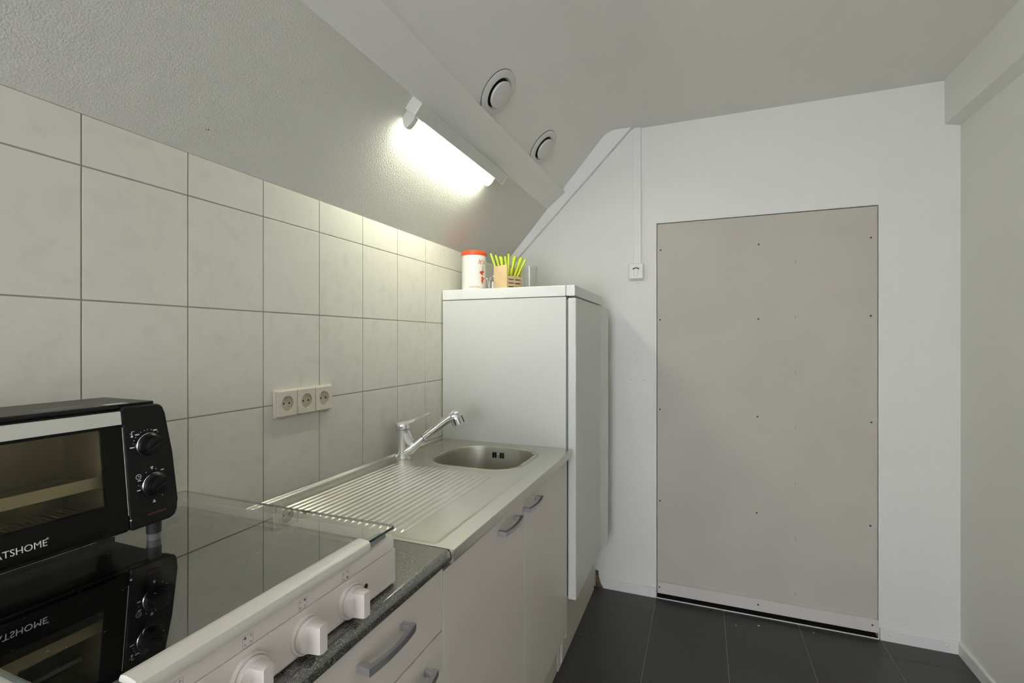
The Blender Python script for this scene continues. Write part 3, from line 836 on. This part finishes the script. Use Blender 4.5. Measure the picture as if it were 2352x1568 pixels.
# control panel
mb = MB()
PY0, PY1 = DY1 + .0175, OY1
pts = [(PY0, OZ0 + .006), (PY0 + .002, OZ0 + .001), (PY1 - .014, OZ0 + .002), (PY1 - .005, OZ0 + .006), (PY1 - .0005, OZ0 + .016), (PY1, OZ0 + .03), (PY1 - .003, 1.16), (PY1 - .008, 1.225), (PY1 - .012, 1.238), (PY1 - .018, 1.2425), (PY0, 1.2435)]
mb.prism(pts, 'x', -.018, .001, M['black'], bev=.003, seg=3)
lean(mb); cp_ = mb.build('control_panel', ov)
mb = MB(); mb.box(-.02, -.006, OY0 + .002, PY0, OZ0, DZ0 - .001, M['black'], bev=.002)
mb.box(-.02, -.006, OY0 + .002, PY0, DZ1 + .001, OZ1 - .0005, M['black'], bev=.001); mb.box(-.02, -.002, OY0, DY0, OZ0, OZ1 - .002, M['black'], bev=.003)
lean(mb); mb.build('front_frame', ov)
def mark_dot(mb, y, z, r=.0009): mb.lathe([(0, .0003), (r, .0003), (r, 0)], M['white_print'], MX(fx(z) + .0010, y, z), n=8)
def dash(mb, y, z, a, l=.005, w=.0011):
    m_ = Matrix.Translation((fx(z) + .0010, y, z)) @ Matrix.Rotation(a, 4, 'X')
    mb.box(0, .0003, -l/2, l/2, -w/2, w/2, M['white_print'], mtx=m_)
def oven_knob(yc, zc, marks):
    mt = MX(fx(zc) + .001, yc, zc)
    k = MB(); k.lathe([(.0180, 0), (.0182, .002), (.0168, .004), (.0150, .0055), (.0147, .016), (.0140, .0185), (.0125, .0195), (0, .0195)], M['black'], mt, n=40)
    kn = k.build('knob', ov, angle=35)
    k = MB(); k.lathe([(.0183, 0), (.0188, .0012), (.0183, .002), (.0181, .001)], M['chrome_bar'], mt, n=48); k.build('chrome_ring', kn)
    k = MB(); k.box(-.0022, .0022, -.0125, .0125, .019, .0228, M['black'], bev=.001, mtx=mt @ Matrix.Rotation(radians(30), 4, 'Z')); k.build('grip', kn)
    return kn
KC = ((.5225, 1.1790), (.5265, 1.1135))
for yc, zc in KC: oven_knob(yc, zc, None)
mb = MB()
for a in (180, 168, 156, 143, 130, 116, 102, 90, 76, 62, 48): 
    if a in (180, 130, 62): dash(mb, KC[0][0] + .0250*cos(radians(a)), KC[0][1] + .0250*sin(radians(a)) - .001, 0, .0062, .0020)
    else: mark_dot(mb, KC[0][0] + .0235*cos(radians(a)), KC[0][1] + .0235*sin(radians(a)), .0007)
mark_dot(mb, KC[0][0] + .0240, KC[0][1] + .002, .0009)
for a in (190, 172, 154, 118, 80, 55, -38, -62):
    if a in (190, 154, 55): dash(mb, KC[1][0] + .0245*cos(radians(a)), KC[1][1] + .0245*sin(radians(a)), 0, .0050, .0018)
    else: mark_dot(mb, KC[1][0] + .0240*cos(radians(a)), KC[1][1] + .0240*sin(radians(a)), .0008)
mb.build('dial_print', cp_); mb = MB()
for (y, z, f) in ((KC[1][0] - .002, KC[1][1] + .0265, 1), (KC[1][0] - .002, KC[1][1] - .0270, -1)):
    for i in range(4): dash(mb, y, z + f*(i - 1.5)*.0012, 0, .0018 + .0009*i, .0009)
mb.build('timer_symbol', cp_); mb = MB()
ty, tz = .4985, 1.1985
mb.box(fx(tz) + .001, fx(tz) + .0013, ty - .0005, ty + .0005, tz - .002, tz + .005, M['white_print']); mark_dot(mb, ty, tz - .003, .0018)
dash(mb, ty + .0028, tz + .0045, 0, .0028, .0009); dash(mb, ty - .0022, tz + .0015, 0, .0015, .0007)
mb.build('thermometer_symbol', cp_); mb = MB()
ky, kz = .5035, 1.1305
mb.lathe([(.0042, 0), (.0042, .0003), (.0034, .0003), (.0034, 0)], M['white_print'], MX(fx(kz) + .0011, ky, kz), n=28)
dash(mb, ky + .0009, kz, 0, .0020, .0007); dash(mb, ky, kz + .0010, pi/2, .0024, .0007)
mb.build('clock_symbol', cp_)
mb = MB(); mb.box(fx(1.0665) - .001, fx(1.0665) + .0016, .513, .543, 1.0640, 1.0695, M['redlamp'], bev=.002, seg=3); mb.build('indicator_lamp', cp_)
for x, y in ((.236, OY1 - .031), (.236, OY0 + .030), (.105, OY1 - .031), (.105, OY0 + .030)):
    mb = MB(); mb.lathe([(0, GZ1 + .0001), (.0095, GZ1 + .0001), (.010, GZ1 + .012), (.0100, OZ0 + .001), (0, OZ0 + .001)], M['foil'], Matrix.Translation((x, y, 0)), n=24)
    mb.lathe([(.0102, GZ1 + .011), (.0106, GZ1 + .012), (.0108, OZ0 + .002)], M['rubber'], Matrix.Translation((x, y, 0)), n=24)
    mb.build('foot', ov)

# ------------------------------------------------------------------ things on the fridge
ft = FT + .0003
cn = thing('storage_canister', 'white cylindrical storage canister with orange lid on the fridge', 'canister', (.115, 1.995, ft))
CR = .0555; CH = .166; TM = Matrix.Translation((.115, 1.995, ft))
mb = MB(); mb.lathe([(0, 0), (CR - .002, 0), (CR, .002), (CR, CH), (CR - .002, CH + .002), (0, CH + .002)], M['can'], TM, n=56); cb = mb.build('body', cn)
mb = MB(); mb.lathe([(CR + .0005, CH - .008), (CR + .0022, CH - .006), (CR + .0025, CH + .007), (CR - .001, CH + .012), (CR - .012, CH + .0125), (0, CH + .0125)], M['orange'], TM, n=56); mb.build('lid', cn)
def on_can(o, cyl=(.115, 1.995), R=CR + .0004):
    """wrap a flat mesh (u, v, depth in x, z, y) around the canister; u = arc length from the centre angle"""
    for v in o.data.vertices:
        u, w, d = v.co.x, v.co.y, v.co.z
        a = radians(-60) + u/R
        v.co = Vector((cyl[0] + (R + d)*cos(a), cyl[1] + (R + d)*sin(a), ft + w)) - Vector(cn['_o'])
def can_text(body, size, u, w, m, name, **k):
    o = text_mesh(body, size, Matrix.Translation(Vector((u, w, 0))), m, name, cn, **k)
    for v in o.data.vertices: v.co += Vector(cn['_o'])
    o['_o'] = cn['_o']; on_can(o); return o
can_text("It's", .030, .014, .118, M['red'], 'lettering', shear=.2)
o = can_text("Sweets", .0085, -.022, .021, M['red'], 'lettering', shear=.35)
bpy.data.objects.remove(o)
mb = MB()
def blob(u, w, ru, rw, m, n=16):
    vs = [mb.bm.verts.new((u + ru*cos(2*pi*i/n), w + rw*sin(2*pi*i/n), .0003)) for i in range(n)]
    mb.bm.faces.new(vs).material_index = mb._mi(M[m])
for (u, w, a, b) in ((.030, .080, .0075, .0070), (.039, .083, .006, .006), (.035, .073, .005, .005), (.0385, .043, .0085, .0115), (.036, .055, .006, .008), (.044, .050, .005, .008)): blob(u, w, a, b, 'red')
blob(.0385, .095, .0016, .016, 'print_dark')
for i in range(9): blob(-.022 + .0052*i, .0145 + .0012*((i % 2)*2 - 1), .0022, .0020, 'red', 8)
me_o = mb.build('flower_print', None)
me_o.parent = cn; me_o['_o'] = cn['_o']; me_o.location = (0, 0, 0)
on_can(me_o)

# bamboo cutlery holder
HC = Vector((.272, 2.020, ft)); yaw = radians(-28)
HM = Matrix.Translation(HC) @ Matrix.Rotation(yaw, 4, 'Z')
hol = thing('cutlery_holder', 'bamboo cutlery holder with slotted low front on the fridge', 'cutlery holder', tuple(HC))
W = .046; Hh = .108
def hb_(x0, x1, y0, y1, z0, z1, m='bamboo'): return MB().box(x0, x1, y0, y1, z0, z1, M[m], bev=.001, mtx=HM)
# local -y faces the camera side: tall plain wall; local +x: low slotted wall
hb_(-W, W, -W, -W + .006, 0, Hh).build('side_panel', hol)
hb_(-W, W, W - .006, W, 0, Hh).build('side_panel', hol)
hb_(-W, -W + .006, -W + .006, W - .006, 0, Hh).build('side_panel', hol)
hb_(-W + .006, W - .006, -W + .006, W - .006, 0, .005).build('bottom', hol)
mb = MB()
for z0, z1 in ((0, .010), (.015, .026), (.031, .042), (.047, .060)):
    mb.box(W - .006, W, -W + .006, W - .006, z0, z1, M['bamboo'], mtx=HM)
mb.box(W - .006, W, -W + .006, -W + .011, 0, .06, M['bamboo'], mtx=HM); mb.box(W - .006, W, W - .011, W - .006, 0, .06, M['bamboo'], mtx=HM)
mb.box(W - .006, W, -.003, .003, 0, .06, M['bamboo'], mtx=HM)
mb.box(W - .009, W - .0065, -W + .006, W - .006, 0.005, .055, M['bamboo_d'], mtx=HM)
mb.build('slotted_panel', hol)

# lime-handled cutlery: lower end in the holder, handle tip pointing up
# (x, y, z) of tip, (x, y) of the foot
cut = [((.172, 2.055, 1.752), (.245, 2.020), 'dim'), ((.200, 2.048, 1.742), (.252, 2.035), 'dim'), ((.217, 2.060, 1.737), (.258, 2.040), 'dim'),
       ((.232, 2.040, 1.730), (.262, 2.012), 'mid'), ((.246, 2.050, 1.734), (.268, 2.035), 'mid'), ((.268, 2.040, 1.742), (.275, 2.020), 'mid'),
       ((.285, 2.060, 1.728), (.280, 2.036), 'mid'), ((.309, 2.020, 1.726), (.276, 2.004), 'r'), ((.322, 2.050, 1.722), (.286, 2.020), 'r'),
       ((.336, 2.030, 1.720), (.286, 2.006), 'r'), ((.352, 2.035, 1.710), (.292, 2.012), 'r')]
names = ['leaning farthest left in the bamboo holder', 'leaning left, second from the left edge of the fan', 'leaning left, third from the left edge of the fan',
         'upright behind the plain bamboo panel', 'upright, left of the tallest middle handle', 'upright and tallest in the middle of the fan',
         'upright, right behind the tallest middle handle', 'leaning right in front of the others', 'leaning right, behind the front one',
         'leaning right, second from the right edge of the fan', 'leaning farthest right over the slotted panel']
for i, (tip, foot, _) in enumerate(cut):
    t = Vector(tip); f0 = Vector((foot[0], foot[1], ft + .010))
    dr = (t - f0).normalized(); ln = (t - f0).length
    c = thing('cutlery', 'lime-green plastic cutlery handle ' + names[i], 'cutlery', tuple(f0), 'lime-handled cutlery in the bamboo holder')
    hs = t - dr*min(.098, ln - .03)
    mb = MB(); mb.tube([f0, f0 + (hs - f0)*.6, hs], [.0035, .0022, .0026], M['chrome'], n=10, flat=(1, .5)); mb.build('blade', c)
    mb = MB(); mb.tube([hs - dr*.002, hs + dr*.004, hs + dr*.03, t - dr*.015, t - dr*.003, t], [.0035, .0056, .0066, .0080, .0074, .0045], M['lime'], n=14, flat=(1, .7)); mb.build('grip', c)

# drinking glass
gt = thing('drinking_glass', 'clear straight drinking glass on the fridge beside the bamboo holder', 'glass', (.372, 2.035, ft))
mb = MB(); mb.lathe([(0, 0), (.026, 0), (.0272, .002), (.0335, .103), (.0330, .1042), (.0322, .103), (.0262, .008), (.024, .006), (0, .006)], M['glass'], Matrix.Translation((.372, 2.035, ft)), n=48)
mb.build('tumbler', gt)
# small wire tea strainer / clip
wc = thing('wire_clip', 'small bent metal wire clip on the fridge between canister and holder', 'clip', (.205, 1.955, ft))
mb = MB()
arc = [(.226 + .013*cos(radians(a)), 1.952, ft + .040 + .020*sin(radians(a))) for a in range(0, 181, 15)]
mb.tube([(.243, 1.952, ft + .002)] + arc + [(.210, 1.952, ft + .002)], .0013, M['handle'], n=8)
mb.build('loop', wc)
mb = MB()
arc = [(.190 + .012*cos(radians(a)), 1.958, ft + .030 + .022*sin(radians(a))) for a in range(0, 181, 15)]
mb.tube([(.207, 1.958, ft + .002)] + arc + [(.176, 1.958, ft + .002)], .0016, M['chrome'], n=8)
mb.tube([(.185, 1.955, ft + .004), (.230, 1.955, ft + .004)], .0028, M['chrome'], n=10)
mb.tube([(.226, 1.955, ft + .004), (.227, 1.955, ft + .034)], [.0045, .006], M['rod'], n=10)
mb.build('spring', wc)

# ------------------------------------------------------------------ light
w = bpy.data.worlds.new('World'); scene.world = w; w.use_nodes = True
bg = w.node_tree.nodes['Background']; bg.inputs['Color'].default_value = (.90, .91, 1, 1); bg.inputs['Strength'].default_value = 15.5
def area(name, loc, rot, sx, sy, power, color, portal=False):
    l = bpy.data.lights.new(name, 'AREA'); l.shape = 'RECTANGLE'; l.size = sx; l.size_y = sy; l.energy = power; l.color = color
    if portal: l.cycles.is_portal = True
    o = bpy.data.objects.new(name, l); COL.objects.link(o); o.location = loc; o.rotation_euler = rot
    return o
area('window_portal', ((WX0 + WX1)/2, YF - .09, (WZ0 + WZ1)/2), (radians(90), 0, pi), WX1 - WX0, WZ1 - WZ0, 1, (1, 1, 1), True)

# ------------------------------------------------------------------ camera
f_px = 17/36*2352
th = math.atan(436/f_px)
cam = bpy.data.cameras.new('Camera'); cam.sensor_fit = 'HORIZONTAL'; cam.sensor_width = 36; cam.lens = 17
cam.shift_y = (781 - 784)/2352; cam.clip_start = .02
co = bpy.data.objects.new('Camera', cam); COL.objects.link(co)
co.location = (1.0844, 0, 1.35); co.rotation_euler = (radians(90), 0, th)
scene.camera = co
scene.view_settings.view_transform = 'Standard'; scene.view_settings.look = 'None'
scene.view_settings.exposure = 0.22; scene.view_settings.gamma = 1
scene.cycles.use_denoising = True
scene.cycles.max_bounces = 12; scene.cycles.diffuse_bounces = 6; scene.cycles.transparent_max_bounces = 16
scene.cycles.sample_clamp_indirect = 6
scene.cycles.caustics_reflective = False; scene.cycles.caustics_refractive = False
for o in bpy.data.objects:
    if '_o' in o: del o['_o']
